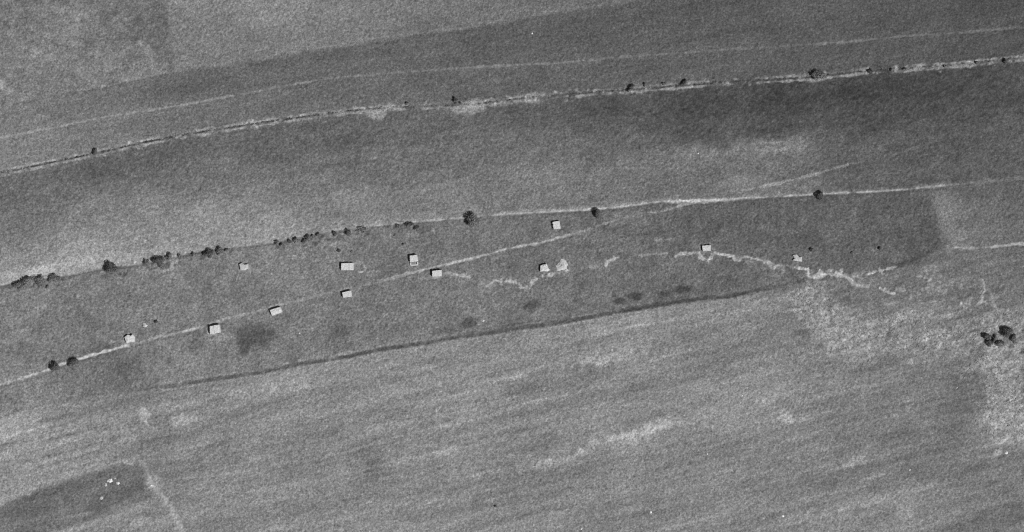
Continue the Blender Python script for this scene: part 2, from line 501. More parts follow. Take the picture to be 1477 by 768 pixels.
for a in [[(0, 694), (70, 673), (135, 653)], [(61, 638), (115, 623)], [(54, 609), (112, 594)], [(0, 665), (60, 648)], [(1145, 462), (1200, 461)], [(300, 578), (330, 572)], [(203, 622), (204, 650), (206, 680)],
          [(885, 750), (960, 735)], [(520, 600), (600, 585)], [(1050, 700), (1120, 690)], [(40, 722), (90, 708)], [(0, 642), (40, 632)], [(0, 676), (50, 662), (90, 652)]]:
    stroke(a, 3.6, -20, 1, soft=1.6, breakup=0.6, add=True)
stroke([(1110, 463), (1200, 462), (1290, 463), (1330, 466)], 2.4, 12, 0.9, breakup=0.6, add=True)
for a in [[(0, 606), (90, 588), (175, 570)], [(0, 630), (80, 610), (160, 592)], [(0, 655), (60, 640), (140, 622), (190, 612)], [(0, 684), (70, 665), (150, 645), (195, 634)], [(0, 716), (60, 698), (130, 678), (165, 667)]]:
    stroke(a, 6, 12, [1, 1, .8, .4], soft=3, breakup=.6, add=True)
for k in range(150):                                  # plough lines of the big lower field
    u0, v0 = rng.uniform(190, 1400), rng.uniform(460, 790)
    L = rng.uniform(40, 190)
    sl = -.20 - .03 * rng.random() - .04 * (u0 < 500)
    if v0 + sl * L < np.interp(u0 + L, [190, 650, 1130, 1500], [585, 512, 450, 540]):
        continue
    stroke([(u0, v0), (u0 + L * .5, v0 + sl * L * .5 + rng.normal(0, .8)), (u0 + L, v0 + sl * L)], rng.uniform(1.4, 2.8), rng.choice([-9, -7, 9, 12]), [.2, 1, .2], soft=1.0, breakup=.5, add=True)
for k in range(26):
    u0 = rng.uniform(-20, 90)
    v0 = rng.uniform(592, 700)
    L = rng.uniform(50, 130)
    v1 = v0 - .285 * L
    if v0 > np.interp(u0, [0, 120, 200], [722, 680, 664]) or v1 < np.interp(u0 + L, [0, 180], [604, 570]):
        continue
    stroke([(u0, v0), (u0 + L * .5, v0 - .15 * L), (u0 + L, v1)], rng.uniform(1.8, 3.4), rng.choice([-15, -12, 13, 16]), .9, soft=1.3, breakup=.5, add=True)
# edge lines of upper fields
stroke(UPEDGE[1:8], 2.4, 9, [1, 1, 1, .8], soft=1.2, breakup=.4, add=True, offset=-3.5)
stroke(UPEDGE[2:7], 2.8, -19, [1, 1, 1, .7], soft=1.0, breakup=0.3, add=True)
stroke([(239, -10), (244, 40), (246, 81), (252, 104)], 7, -8, 0.9, soft=3, add=True)
stroke([(300, 99), (400, 80), (480, 67), (524, 58), (581, 50), (663, 41), (724, 30), (785, 19), (859, 9), (915, -2)], 3.6, 12, [0, .5, .8, 1, 1, 1, .8, .7], soft=1.6, breakup=0.5, add=True)
stroke([(520, 62), (581, 54), (663, 46), (724, 36), (780, 25)], 2.6, -9, [0, .7, 1, .8, 0], soft=1.2, breakup=0.4, add=True)
stroke([(247, 15), (288, 8), (330, 2)], 2.0, -13, .9, add=True)
stroke([(540, 42), (590, 33), (629, 22), (680, 12)], 3, 9, .9, soft=1.5, breakup=.6, add=True)
stroke([(1070, 275), (1120, 265), (1180, 250), (1222, 238)], 3.6, 44, [.7, .9, 1, 1], breakup=.15, add=True)
stroke([(1222, 238), (1270, 227), (1330, 211)], 3.4, 17, .9, breakup=.4, add=True)
stroke([(1060, 212), (1100, 206), (1160, 204), (1210, 200)], 3.6, 17, .9, breakup=.7, add=True)
stroke([(30, 312), (60, 309), (90, 305)], 3, -10, .7, add=True)
stroke([(480, 165), (600, 155), (700, 152)], 22, 3, 1, soft=8, add=True)

# ---- paths and tracks -----------------------------------------------------------
pc = new_piece('track', 'thin pale worn track curving across the dark upper fields', 'track', M_EARTH)
stroke(TRACK, 2.6, 126, [1.1, 1.1, 1.1, 1, .95, .85, .8, .75, .75, .7, .65, .65, .6, .5, .45, .45, .45, .5, .5, .5, .45, .5, .45], piece=pc, breakup=.2)

stroke(TRACK[:8], 2.6, 140, [.9, 1, 1, .8, .55, .4, .2, 0], piece=pc, breakup=.25)

VERGE = new_piece('verge', 'pale dry grass verge on both sides of the thin upper hedge', 'verge', M_GRASS)
stroke(HEDGE, 3.2, 148, [.9, .9, .95, 1, 1, .95, .7, .6, .7, .7, .7, .7, .8, .9, .9], offset=3.2, piece=VERGE, breakup=.5, soft=1.1)
stroke(HEDGE, 3.0, 156, [.9, 1, .9, .9, 1, 1, .6, .5, .45, .4, .5, .6, .8, .9, .9], offset=-2.9, piece=VERGE, breakup=.6, soft=1.1)
stroke(HEDGE, 1.7, 58, [.8, .9, .9, .9, .9, .7, .5, .5, .45, .5, .55, .5, .4, .35, .4], piece=VERGE, breakup=.9, soft=.8, jitter=.8)
stroke([(490, 161), (520, 159), (560, 157)], 9, 128, .55, soft=4, breakup=.7, piece=VERGE)
stroke([(1240, 104), (1349, 96.5), (1417, 91), (1490, 83)], 8, 128, [.3, .7, .7, .8], soft=3, breakup=.8, piece=VERGE)
for q in [(541, 163, 17, 8, 146, .85), (548, 169, 6, 6, 144, .7), (676, 156, 23, 10, 150, .85), (688, 148, 10, 6, 140, .6), (640, 151, 14, 6, 128, .45), (768, 141, 24, 8, 150, .8),
          (728, 149, 20, 6, 126, .55), (620, 155, 18, 4, 130, .5), (493, 163, 10, 5, 138, .6), (1178, 116, 12, 3, 146, .7), (1293, 98, 5, 4, 160, .7), (1346, 97, 5, 4, 156, .6),
          (32, 241, 7, 3, 158, .7), (38, 236, 3, 3, 150, .7), (198, 211, 7, 2.5, 160, .6)]:
    patch(*q[:4], q[4], q[5], ang=8, piece=VERGE, rag=.8)

hp = smooth_line(HEDGE)
for k in range(420):
    u = rng.uniform(-40, 1520)
    wgt = np.interp(u, [0, 200, 470, 560, 640, 800, 900, 1200, 1300, 1480], [.45, .5, .9, 1, 1, 1, .6, .6, 1, 1])
    if rng.random() > wgt:
        continue
    v = np.interp(u, hp[:, 0], hp[:, 1]) + rng.normal(0, 2.4 + 1.8 * (wgt > .8))
    if rng.random() < .68:
        patch(u, v, rng.uniform(1.4, 3.6), rng.uniform(1.0, 2.0), rng.uniform(132, 168), rng.uniform(.4, .9), ang=rng.uniform(-20, 50), rag=1, piece=VERGE)
    else:
        patch(u, v * .5 + np.interp(u, hp[:, 0], hp[:, 1]) * .5, rng.uniform(1.2, 2.6), rng.uniform(.9, 1.5), rng.uniform(52, 76), rng.uniform(.4, .9), ang=rng.uniform(-10, 50), rag=1, piece=VERGE)

pc = new_piece('path', 'pale field path along the upper edge of the pasture, broadest east of the round tree', 'path', M_EARTH)
stroke(PATH1, 5.0, 150, [.9, .85, .7, .5, .45, .45, .45, .35, .35, .4, .45, .5, .5, .5, .3, .3, .3, .3, .3, .3, .3, .3, .3], soft=2.4, breakup=.4, offset=-2.2)
stroke(PATH1, 2.4, 166, [.8, .8, .75, .55, .45, .35, .4, .5, .55, .75, .9, 1, 1, 1, 1, .95, .9, .95, 1, .9, .25, .2, .15], piece=pc, breakup=.25, soft=1.0, z=-.05)
stroke([(960, 291.5), (990, 291), (1030, 289.5), (1065, 287.5)], 4.6, 186, [.3, .9, 1, .2], piece=pc, breakup=.2)
stroke([(845, 303), (890, 299), (915, 296)], 3, 176, .7, breakup=.3, piece=pc)
stroke(PATH1, 3.0, 78, [.5, .5, .55, .6, .6, .5, .55, .5, .4, .4, .35, .35, .35, .4, .4, .45, .5, .5, .5, .5, .3, .2, .2], offset=3.2, soft=1.6, breakup=.4)
stroke([(938, 307), (950, 306), (967, 302), (985, 296), (1020, 291)], 2.2, 150, .7, breakup=.3)

pp = smooth_line(PATH1)
for (a0, a1, n_) in [(8, 96, 22), (140, 180, 8), (200, 262, 16), (275, 340, 14), (395, 540, 26), (568, 612, 10)]:
    for k in range(n_):
        u = rng.uniform(a0, a1)
        v = np.interp(u, pp[:, 0], pp[:, 1]) + rng.uniform(4, 15)
        patch(u, v, rng.uniform(1.6, 4.2), rng.uniform(1.2, 3), rng.uniform(56, 86), rng.uniform(.35, .75), ang=rng.uniform(0, 60), rag=1)
        patch(u + rng.normal(0, 8), v + rng.uniform(2, 10), rng.uniform(1.4, 3), rng.uniform(1, 2), rng.uniform(118, 142), rng.uniform(.3, .6), rag=1)
pc = new_piece('path', 'pale footpath running diagonally through the pasture past the huts', 'path', M_EARTH)
stroke(PATH2, 3.0, 176, [.7, .9, .95, 1, 1, 1, 1, .95, .75, .55, .45, .6, .9, .5, .35, .6, .5, .3, .25, .2, .2, .25, .6, 1, .95, .95, .95, .9, .9, .9, .45, .2], piece=pc, soft=1.2, breakup=.25, z=-.08)
stroke([(98, 523), (140, 510.5), (183, 499)], 3.6, 184, .8, breakup=.2, piece=pc)
stroke([(18, 545), (26, 541)], 2, 150, .7)
stroke([(822, 339), (860, 327), (905, 313), (950, 303)], 2.4, 138, [1, .8, .5, .3], breakup=.4)
stroke(PATH2[1:9], 3, 84, .35, offset=4, breakup=.6, soft=1.5)
stroke(PATH2[16:22], 3, 84, .3, offset=4, breakup=.6, soft=1.5)

pc = new_piece('path', 'short pale path leading to the right edge above the scrub', 'path', M_EARTH)
stroke([(1364, 356.5), (1400, 358), (1427, 356.6), (1477, 351.5), (1560, 343)], 3.4, 166, [.8, .95, .9, .8, .7], piece=pc, breakup=.25)
stroke([(1400, 367), (1440, 367), (1480, 362)], 2, 114, .6, breakup=.6)

pc = new_piece('track', 'wide rutted pale track at the lower left beside the dark plot', 'track', M_EARTH)
stroke([(206, 668), (213, 684), (222, 702), (237, 719), (251, 743), (261, 766), (290, 830)], 7, 160, [.4, .85, 1, .95, .9, 1, .9], piece=pc, soft=2.6, breakup=.5, jitter=1.4)
patch(213, 698, 6, 4, 158, .7, piece=pc)
patch(258, 764, 9, 6, 150, .6, piece=pc)
patch(222, 696, 13, 11, 148, .6)

# ---- ditch --------------------------------------------------------------------------
pc = new_piece('ditch', 'long dark grassy ditch between the pasture and the lower field', 'ditch', M_GRASS)
stroke(DITCH[3:19], 5.0, 76, [.1, .3, .5, .7, .85, .85, .8, .8, .8, .75, .85, .85, .85, .65, .85, .9, .95, .95, .9, .4], piece=pc, offset=-1.5, soft=1.8, breakup=.3, z=-.35)
stroke([(885, 452), (940, 443), (1000, 434.5), (1062, 427), (1129, 414)], 5, 68, [.3, .7, .9, .9, .4], soft=1.8, breakup=.3, offset=-2, piece=pc)
stroke([(640, 486), (700, 477), (740, 470), (790, 464), (832, 460)], 5.2, 78, [.3, .6, .8, .9, .6], soft=2, breakup=.35)
stroke([(1256, 396), (1290, 385.5), (1316, 375), (1345, 364)], 7, 74, [.4, .8, .85, .6], soft=2.6, breakup=.3)
stroke([(1300, 345), (1340, 350), (1352, 362), (1310, 378)], 20, 80, .45, soft=8, breakup=.3)
stroke(DITCH[4:17], 2.4, 142, [.6, .3, .5, .7, .7, .6, .5, .5, .5, .4, .7, .4, .2], offset=-6.5, soft=1.2, breakup=.6)
stroke(DITCH[4:18], 2.6, 150, [.6, .5, .5, .5, .6, .5, .5, .5, .6, .7, .9, .6, .5, .5], offset=3.2, soft=1.2, breakup=.6)
stroke([(514, 501), (560, 496), (600, 491), (642, 484)], 2, 128, .6, breakup=.5)

# ---- trenches: a narrow cut between two banks of pale thrown-up chalk ----------------
TRENCH_LABEL = {}


def trench(label, pts, w=3.4, tone=172, a=1.0, z=0.28, breakup=.3, cut=True, smooth=False):
    pcx = new_piece('trench', label, 'trench', M_EARTH)
    al = a if isinstance(a, (list, tuple)) else [a, a]
    stroke(pts, w * 0.82, tone + 18, a, z=z, piece=pcx, soft=.9, breakup=breakup, smooth=smooth, jitter=1.3)
    # lumps of thrown-up earth on both banks
    p = np.array(pts, float)
    seg = np.hypot(*(p[1:] - p[:-1]).T)
    cum = np.concatenate([[0], np.cumsum(seg)])
    for k in range(int(cum[-1] / 1.9)):
        t = rng.uniform(0, cum[-1])
        f = np.interp(t / cum[-1], np.linspace(0, 1, len(al)), al)
        c = np.array([np.interp(t, cum, p[:, 0]), np.interp(t, cum, p[:, 1])]) + rng.normal(0, w * .42, 2)
        patch(c[0], c[1], rng.uniform(1.0, 2.6), rng.uniform(.9, 1.9), tone + rng.uniform(-26, 16), f * rng.uniform(.45, 1), ang=rng.uniform(0, 180), rag=1.0, piece=pcx)
    if cut:
        stroke(pts, 1.0, 100, .35, z=-.25, soft=.7, breakup=.9, smooth=smooth, zs=1.2)


trench('short pale trench leading away from the hut at the fork of the footpath', [(643, 395), (660, 396.5), (677, 399.5)], 3.6, 158)
trench('crooked pale trench dipping in a deep notch below the roofless hut',
       [(690, 409), (700, 411), (705, 412), (713, 404.5), (722, 406), (735, 405.5), (748, 408.5), (752, 415), (764, 415.5), (768, 406), (779, 400.5), (798, 396)], 3.8, 170,
       [.5, .6, .8, .9, .9, .9, 1, 1, 1, 1, .9, .8])
stroke([(693, 402), (693, 411), (705, 412), (712, 404)], 7, 132, .4, soft=3, breakup=.7)
trench('short hooked pale trench east of the chalk heap', [(874, 383), (876, 376.5), (891, 372)], 3, 160)
trench('faint short trench above the hooked trench', [(864, 361), (874, 358), (885, 355)], 2.4, 140, .8, breakup=.6)
trench('thin straight pale trench west of the hut with the earth ring', [(922, 368), (940, 367), (962, 365.5)], 2.6, 146, .85, breakup=.5)
patch(857, 385, 6, 3, 148, .8)
patch(950, 346, 5, 3, 136, .7)
patch(968, 346, 6, 2.5, 124, .6)
stroke([(900, 360), (950, 350), (985, 340)], 2, 116, .5, breakup=.8)
trench('long toothed pale trench running from the hut with the earth ring to the white diggings',
       [(974, 370), (979, 366.5), (1000, 365), (1009, 364.5), (1010, 371), (1016, 374.5), (1025, 373), (1030, 365.5), (1058, 369.5), (1060, 375), (1066, 375.5), (1068, 370.5),
        (1078, 370.8), (1111, 379.5), (1112.5, 388), (1117, 388.5), (1119, 383.5), (1128, 383.5), (1129, 389), (1132, 383), (1165, 389.5), (1164, 398)], 3.3, 176,
       [.7, .8, .75, .7, .7, .8, 1, 1, .85, .6, .8, .95, 1, .95, .7, .8, .85, 1, 1, 1, .9])
for q in [(1066, 372, 5, 4, 160, .6), (1080, 378, 7, 4, 132, .6), (1128, 388, 7, 6, 142, .7), (1114, 384, 4, 6, 140, .5), (1130, 391, 3, 5, 140, .6)]:
    patch(*q[:4], q[4], q[5])
trench('broad white diggings where the toothed trench ends', [(1165, 397), (1174, 399), (1181, 399.5), (1182, 395), (1197, 395.5), (1199, 398), (1210, 396), (1221, 398)], 6.5, 184, .95, breakup=.7)
for q in [(1214, 391, 3, 4, 178, .8), (1180, 398, 9, 5, 186, .6), (1212, 397, 10, 4, 196, .6), (1197, 392, 6, 4, 160, .6), (1172, 392, 4, 4, 160, .5)]:
    patch(*q[:4], q[4], q[5])
trench('pale trench tail curving down from the white diggings', [(1219, 397), (1225, 402), (1230, 408), (1241, 412.5), (1255, 413)], 3.6, 166, [1, 1, .9, .7, .4])
patch(1236, 398, 10, 5, 150, .75)
patch(1245, 393, 5, 4, 140, .6)
trench('thin white trench pointing up to the dark ditch east of the diggings', [(1250, 396.5), (1262, 392.5), (1275, 389.5), (1292, 385)], 3.2, 172, [1, 1, .9, .4])
trench('short white trench slanting below the dark ditch', [(1270, 416), (1278, 421), (1289, 424)], 4.4, 170)
trench('tiny pale trench beside the short slanting one', [(1292, 416), (1304, 418.5)], 3.2, 148, .8)
trench('faint upright trench in the rough grass', [(1345, 400), (1337, 406), (1338, 415), (1336, 424)], 3, 140, .7, breakup=.7)
trench('curved upright white trench above the dark bushes', [(1413, 401), (1417, 405), (1419, 412), (1420.5, 419), (1417, 424), (1415.5, 434), (1410, 439.6)], 2.9, 158, [.5, .9, 1, .7, .95, .6])
stroke([(1417, 434), (1422, 437)], 2, 146, .8)
stroke([(1421, 419), (1427, 417)], 1.8, 136, .6)
trench('short white trench west of the curved upright one', [(1387, 438), (1392, 443), (1398, 445)], 4.2, 172)
trench('faint pale trench leading down to the dark bushes', [(1433, 438), (1441, 450), (1446, 467)], 2.8, 142, .75, breakup=.6)
trench('low pale earth bank wrapping the corner beside the widest hut', [(512, 379.5), (523, 380), (525, 386), (526, 390.5), (518, 392.5)], 3.6, 158, 1, cut=False)
stroke([(475, 375.5), (490, 375.3), (508, 377.5)], 2, 140, .7, breakup=.5)
stroke([(536, 391), (547, 391.5)], 2, 140, .6)
stroke([(424, 369), (432, 370.5), (441, 371.5)], 2.2, 146, .8)
stroke([(382, 371), (384, 376), (387, 381)], 2.2, 140, .8)
stroke([(380, 371.5), (370, 371)], 2, 126, .6)
stroke([(1250, 430), (1240, 452), (1300, 462)], 3, 116, .4, breakup=.8)
stroke([(1322, 399), (1338, 402), (1346, 408), (1340, 418), (1344, 426)], 2.2, 142, .8, breakup=.5, smooth=False)
stroke([(1388, 400), (1395, 396), (1404, 398)], 2.2, 138, .8, breakup=.5)
stroke([(1428, 420), (1432, 432), (1430, 441)], 2, 138, .7, breakup=.5)
stroke([(1178, 405), (1180, 425), (1186, 450), (1190, 480)], 6, 136, .6, soft=3, breakup=.9)
for q in [(206, 392, 10, 2, 138, .7), (222, 390, 6, 2, 142, .6), (288, 378, 7, 3, 132, .6), (330, 372, 5, 2, 132, .6), (268, 384, 8, 2, 130, .5), (140, 398, 5, 2, 126, .5), (445, 352, 6, 2, 126, .4), (468, 398, 6, 2, 134, .5),
          (1002, 340, 6, 2, 118, .5), (930, 322, 6, 2, 124, .5), (735, 438, 5, 2, 128, .4), (560, 455, 8, 3, 130, .4), (520, 446, 6, 2, 132, .5)]:
    patch(*q[:4], q[4], q[5], ang=15, rag=1)
# scuffed pale ground in the rough corner
for k in range(120):
    t = rng.random()
    a = [(1165, 405), (1178, 440), (1195, 480), (1230, 505)] if k % 2 else [(1320, 425), (1345, 405), (1390, 415), (1440, 440)]
    a = np.array(a, float)
    i = min(2, int(t * 3))
    c = a[i] + (a[i + 1] - a[i]) * (t * 3 - i) + rng.normal(0, 12, 2)
    patch(c[0], c[1], rng.uniform(1.8, 5), rng.uniform(1.2, 2.8), rng.uniform(128, 164), rng.uniform(.4, .8), ang=rng.uniform(0, 90), rag=1)
for k in range(40):
    c = np.array([rng.uniform(1150, 1290), rng.uniform(455, 505)])
    patch(c[0], c[1], rng.uniform(2.0, 6), rng.uniform(1.2, 2.6), rng.uniform(134, 158), rng.uniform(.4, .75), ang=rng.uniform(0, 60), rag=1)
for k in range(60):
    c = np.array([rng.uniform(1425, 1490), rng.uniform(500, 640)])
    patch(c[0], c[1], rng.uniform(2, 6), rng.uniform(1.5, 3.2), rng.uniform(138, 166), rng.uniform(.4, .75), ang=rng.uniform(0, 90), rag=1)
# ring mark and bare soil near the dark bushes
stroke([(1408 + 15 * math.cos(a), 488 + 11 * math.sin(a)) for a in np.linspace(.3, 5.2, 14)], 3, 88, .6, breakup=.4)
stroke([(1416, 478.5), (1432, 479.5)], 2.4, 158, .8)

# aprons of trampled chalk round the huts
for q in [(300, 477, 2.2, 6, 156, .8), (305, 466, 9, 2, 140, .7), (310, 483, 10, 2, 150, .7), (391, 443, 9, 2, 138, .5), (404, 439, 6, 2, 150, .7), (499, 417, 12, 2.2, 148, .6),
          (629, 400.5, 10, 3.5, 158, .8), (620, 402, 12, 2.5, 128, .5), (597, 381, 8, 3, 140, .6), (1018, 362, 9, 5, 130, .4), (187, 484, 10, 6, 136, .5), (178, 493, 6, 3, 150, .4),
          (162, 493, 6, 3, 148, .7), (810, 392, 10, 4, 140, .6), (820, 388, 8, 3, 132, .6), (822, 392, 4, 5, 130, .5), (1150, 373, 12, 6, 112, .5), (352, 377, 8, 4, 124, .5), (784, 394, 9, 3, 120, .4)]:
    patch(*q[:4], q[4], q[5], ang=10, rag=.9)
# tiny flecks of pale stones and dark tufts lying about in the fields
for k in range(260):
    u, v = rng.uniform(-40, 1520), rng.uniform(-40, 810)
    patch(u, v, rng.uniform(1.2, 2.6), rng.uniform(1.0, 1.8), rng.uniform(8, 22), .9, add=True, rag=1)
for k in range(220):
    u, v = rng.uniform(-40, 1520), rng.uniform(-40, 810)
    patch(u, v, rng.uniform(1.5, 3.5), rng.uniform(1.0, 2.2), -rng.uniform(6, 16), .9, add=True, rag=1)

T += fine_b * 3.0 * (T / 110.0) + fft_noise(0.55, 0.55, 0, 60) * 8.0 * (T / 110.0)
KALB = 0.70
TONE = np.clip(lin(T) * KALB, 0.02, 0.62)

# flatten relief at the sheet's rim so that it meets the surrounding ground
rim = np.minimum.reduce([U - us[0], us[-1] - U, V - vs[0], vs[-1] - V])
Z = Z * sstep(0, 30, rim)


def zat(u, v):
    return float(Z[int(np.clip(round((v - vs[0]) / STEP), 0, NV - 1)), int(np.clip(round((u - us[0]) / STEP), 0, NU - 1))])


pieces.update({
    1: ('field', 'blotchy grey grass field in the upper left corner', 'field', M_GRASS),
    2: ('field', 'pale stubble field at the top beside the blotchy grass', 'field', M_CROP),
    3: ('field', 'dark sloping field band above the thin upper hedge', 'field', M_CROP),
    4: ('field', 'broad field fading from dark to pale above the pasture', 'field', M_CROP),
    5: ('pasture', 'dark rough pasture holding all the pale huts', 'pasture', M_GRASS),
    6: ('field', 'large streaky pale field filling the lower part of the view', 'field', M_CROP),
    7: ('field', 'small dark ploughed plot in the lower left corner', 'field', M_CROP),
    8: ('field', 'small field with a pale corner at the right edge', 'field', M_CROP),
    9: ('scrub', 'mottled rough weeds in the lower right', 'scrub', M_GRASS),
})
WX, WY = W(U, V)
flat_co = np.stack([WX.ravel(), WY.ravel(), Z.ravel()], 1).astype(np.float32)
flat_tone = TONE.ravel().astype(np.float32)
cell = lab[:-1, :-1]
for pid, (name, label, cat, mat) in sorted(pieces.items()):
    jj, ii = np.nonzero(cell == pid)
    if len(jj) == 0:
        continue
    a = jj * NU + ii
    quad = np.stack([a + NU, a + NU + 1, a + 1, a], 1)
    used, inv = np.unique(quad.ravel(), return_inverse=True)
    n = len(quad)
    me = bpy.data.meshes.new(name)
    me.vertices.add(len(used))
    me.vertices.foreach_set('co', flat_co[used].ravel())
    me.loops.add(n * 4)
    me.loops.foreach_set('vertex_index', inv.astype(np.int32))
    me.polygons.add(n)
    me.polygons.foreach_set('loop_start', np.arange(0, n * 4, 4, dtype=np.int32))
    me.polygons.foreach_set('loop_total', np.full(n, 4, dtype=np.int32))
    at = me.attributes.new('tone', 'FLOAT', 'POINT')
    at.data.foreach_set('value', flat_tone[used])
    me.update(calc_edges=True)
    me.materials.append(mat)
    o = bpy.data.objects.new(name, me)
    col.objects.link(o)
    tag(o, label, cat, kind='structure')

# the land beyond, out to the horizon
x0, y1 = [float(k) for k in W(us[0], vs[0])]
x1, y0 = [float(k) for k in W(us[-1], vs[-1])]
B = 15000.0
gv = [(-B, -B, 0), (B, -B, 0), (B, B, 0), (-B, B, 0), (x0, y0, 0), (x1, y0, 0), (x1, y1, 0), (x0, y1, 0)]
gf = [(0, 1, 5, 4), (1, 2, 6, 5), (2, 3, 7, 6), (3, 0, 4, 7)]
M_LAND = plain_mat('open_country', 0.115, 0.3, 0.02, 8.0)
tag(mesh_obj('ground', gv, gf, M_LAND), 'open farmland stretching away beyond the fields', 'ground', kind='structure')


# ------------------------------------------------------------------ plants
def leaf_cloud(r, rx, ry, h, n, size, lobes=5, base=0.15):
    """Leaf clumps through an uneven crown: vertices and faces, base at z = 0."""
    cs = []
    for k in range(lobes):
        a = r.uniform(0, 2 * math.pi)
        q = r.uniform(0.35, 0.80)
        cs.append((rx * q * math.cos(a), ry * q * math.sin(a), h * r.uniform(0.34, 0.60), r.uniform(0.28, 0.50)))
    cs.append((0, 0, h * 0.52, 0.64))
    wts = np.array([c[3] ** 2 for c in cs])
    pick = r.choice(len(cs), n, p=wts / wts.sum())
    d = r.normal(size=(n, 3))
    d /= np.linalg.norm(d, axis=1)[:, None]
    rad = np.where(r.random(n) < 0.72, r.uniform(0.84, 1.03, n), r.uniform(0.3, 0.85, n))
    c = np.array(cs)[pick]
    sc = c[:, 3:4] * np.array([[rx, ry, h * 0.62]])
    P = c[:, :3] + d * rad[:, None] * sc
    P[:, 2] = np.clip(P[:, 2], base * h + r.uniform(0, 0.12, n) * h, None)
    nrm = d * 1.0 + r.normal(size=(n, 3)) * 0.33
    nrm[:, 2] += 0.12
    nrm /= np.linalg.norm(nrm, axis=1)[:, None]
    t = np.cross(nrm, r.normal(size=(n, 3)))
    t /= np.linalg.norm(t, axis=1)[:, None]
    b = np.cross(nrm, t)
    s = (size * r.uniform(0.6, 1.35, n))[:, None]
    k = r.uniform(0.55, 0.9, n)[:, None]
    verts = np.stack([P - t * s, P + b * s * k, P + t * s, P - b * s * k], 1).reshape(-1, 3)
    faces = np.arange(n * 4).reshape(-1, 4)
    return verts, faces


def stem_mesh(r, h, rad, rx, limbs=4):
    V_, F_ = [], []

    def tube(a, b, r0, r1, n=6):
        a, b = Vector(a), Vector(b)
        d = (b - a).normalized()
        x = d.orthogonal().normalized()
        y = d.cross(x)
        i0 = len(V_)
        for (c, q) in ((a, r0), (b, r1)):
            for k in range(n):
                t = 2 * math.pi * k / n
                V_.append(c + x * q * math.cos(t) + y * q * math.sin(t))
        for k in range(n):
            F_.append((i0 + k, i0 + (k + 1) % n, i0 + n + (k + 1) % n, i0 + n + k))
    tube((0, 0, -0.15), (0, 0, h * 0.45), rad, rad * 0.7)
    for k in range(limbs):
        a = 2 * math.pi * (k + r.uniform(-.3, .3)) / limbs
        tube((0, 0, h * r.uniform(.2, .42)), (rx * .55 * math.cos(a), rx * .55 * math.sin(a), h * r.uniform(.55, .8)), rad * .55, rad * .2)
    return V_, F_


def bush(u, v, ru, label, rv=None, h=None, mat=None, cat='bush', name='bush', group=None, seed=None, lobes=6, dens=1.0, ang=0.0):
    rv = rv or ru
    h = h or 1.05 * (ru * rv) ** 0.5 * S + 0.5
    rm = min(ru, rv)
    u, v = u + 0.20 * rm, v + 0.13 * rm                      # the dark shadow lies on the far side of the crown
    rx, ry = ru * S * 0.95, rv * S * 0.95
    r = np.random.default_rng(int(u * 7 + v * 131) if seed is None else seed)
    x, y = W(u, v)
    root = empty(name, float(x), float(y), zat(u, v))
    root.rotation_euler.z = math.radians(ang)
    tag(root, label, cat, group)
    size = 0.17 + 0.03 * min(rx, 5)
    n = int(np.clip(dens * 52 * (rx * ry + 0.7 * h * (rx + ry)) / (size * size * 14), 120, 5200))
    vv, ff = leaf_cloud(r, rx * 1.08, ry * 1.08, h, n, size, lobes)
    sv, sf = stem_mesh(r, h, 0.05 + 0.035 * h, min(rx, ry))
    if cat == 'tree':
        mesh_obj('crown', vv, ff, mat or M_LEAF, root)
        mesh_obj('trunk', sv, sf, M_BARK, root)
    else:
        mesh_obj('foliage', vv, ff, mat or M_LEAF, root)
        mesh_obj('stem', sv, sf, M_BARK, root)
    return root


GU = 'bushes along the thin upper hedge'
GP = 'bushes along the upper edge of the pasture'
GL = 'low bushes in the row between the wide hut and the field path'
GD = 'lone dark tufts in the pasture'
GB = 'dark bushes in the lower right scrub'
# upper hedge
bush(137, 218, 4, 'small dark bush alone at the far west end of the thin upper hedge', rv=5, mat=M_LEAF_DARK, group=GU)
bush(587, 149, 2.8, 'tiny bush on the upper hedge just west of the pale scuffed bulge', group=GU)
bush(657, 145, 3.4, 'narrow dark bush at the pale scuffed bulge of the upper hedge', rv=5, mat=M_LEAF_DARK, group=GU)
bush(664, 149, 2.4, 'tiny bush touching the narrow dark bush at the pale scuffed bulge', group=GU)
bush(911, 126, 8, 'dark bush in the middle of the upper hedge, crown slanted like its shadow', rv=3.2, ang=38, mat=M_LEAF_DARK, group=GU)  # slant of the cast shadow is shaped into the crown as a tilted oval
bush(930, 122, 3, 'first small bush east of the dark bush slanted like its shadow', group=GU)
bush(957, 121, 3, 'second small bush east of the dark bush slanted like its shadow', group=GU)
bush(986, 120, 6, 'dark slanting bush with a paler companion further along the upper hedge', rv=4, ang=40, mat=M_LEAF_DARK, group=GU)
bush(1029, 120, 5, 'pale low bush on the verge between the slanting bush and the big round bush', rv=3.4, mat=M_LEAF_PALE, h=1.2, group=GU)
bush(1180, 108, 10.5, 'big round dark bush standing in the upper hedge', rv=9.5, h=4.6, lobes=7, group=GU)
bush(1255, 103, 4.2, 'dark bush on the upper hedge next east after the big round one', mat=M_LEAF_DARK, group=GU)
bush(1285, 101.5, 2.6, 'low bush in the speckled verge, first past the dark one', group=GU)
bush(1305, 100, 3.4, 'low wide bush in the speckled verge, second past the dark one', rv=2.4, group=GU)
bush(1363, 96, 3, 'low bush halfway along the speckled eastern verge', rv=2.2, group=GU)
bush(1408, 91, 2.8, 'low bush just west of the last dark bush on the verge', group=GU)
bush(1449, 88, 4, 'last dark bush at the eastern end of the upper hedge', mat=M_LEAF_DARK, group=GU)
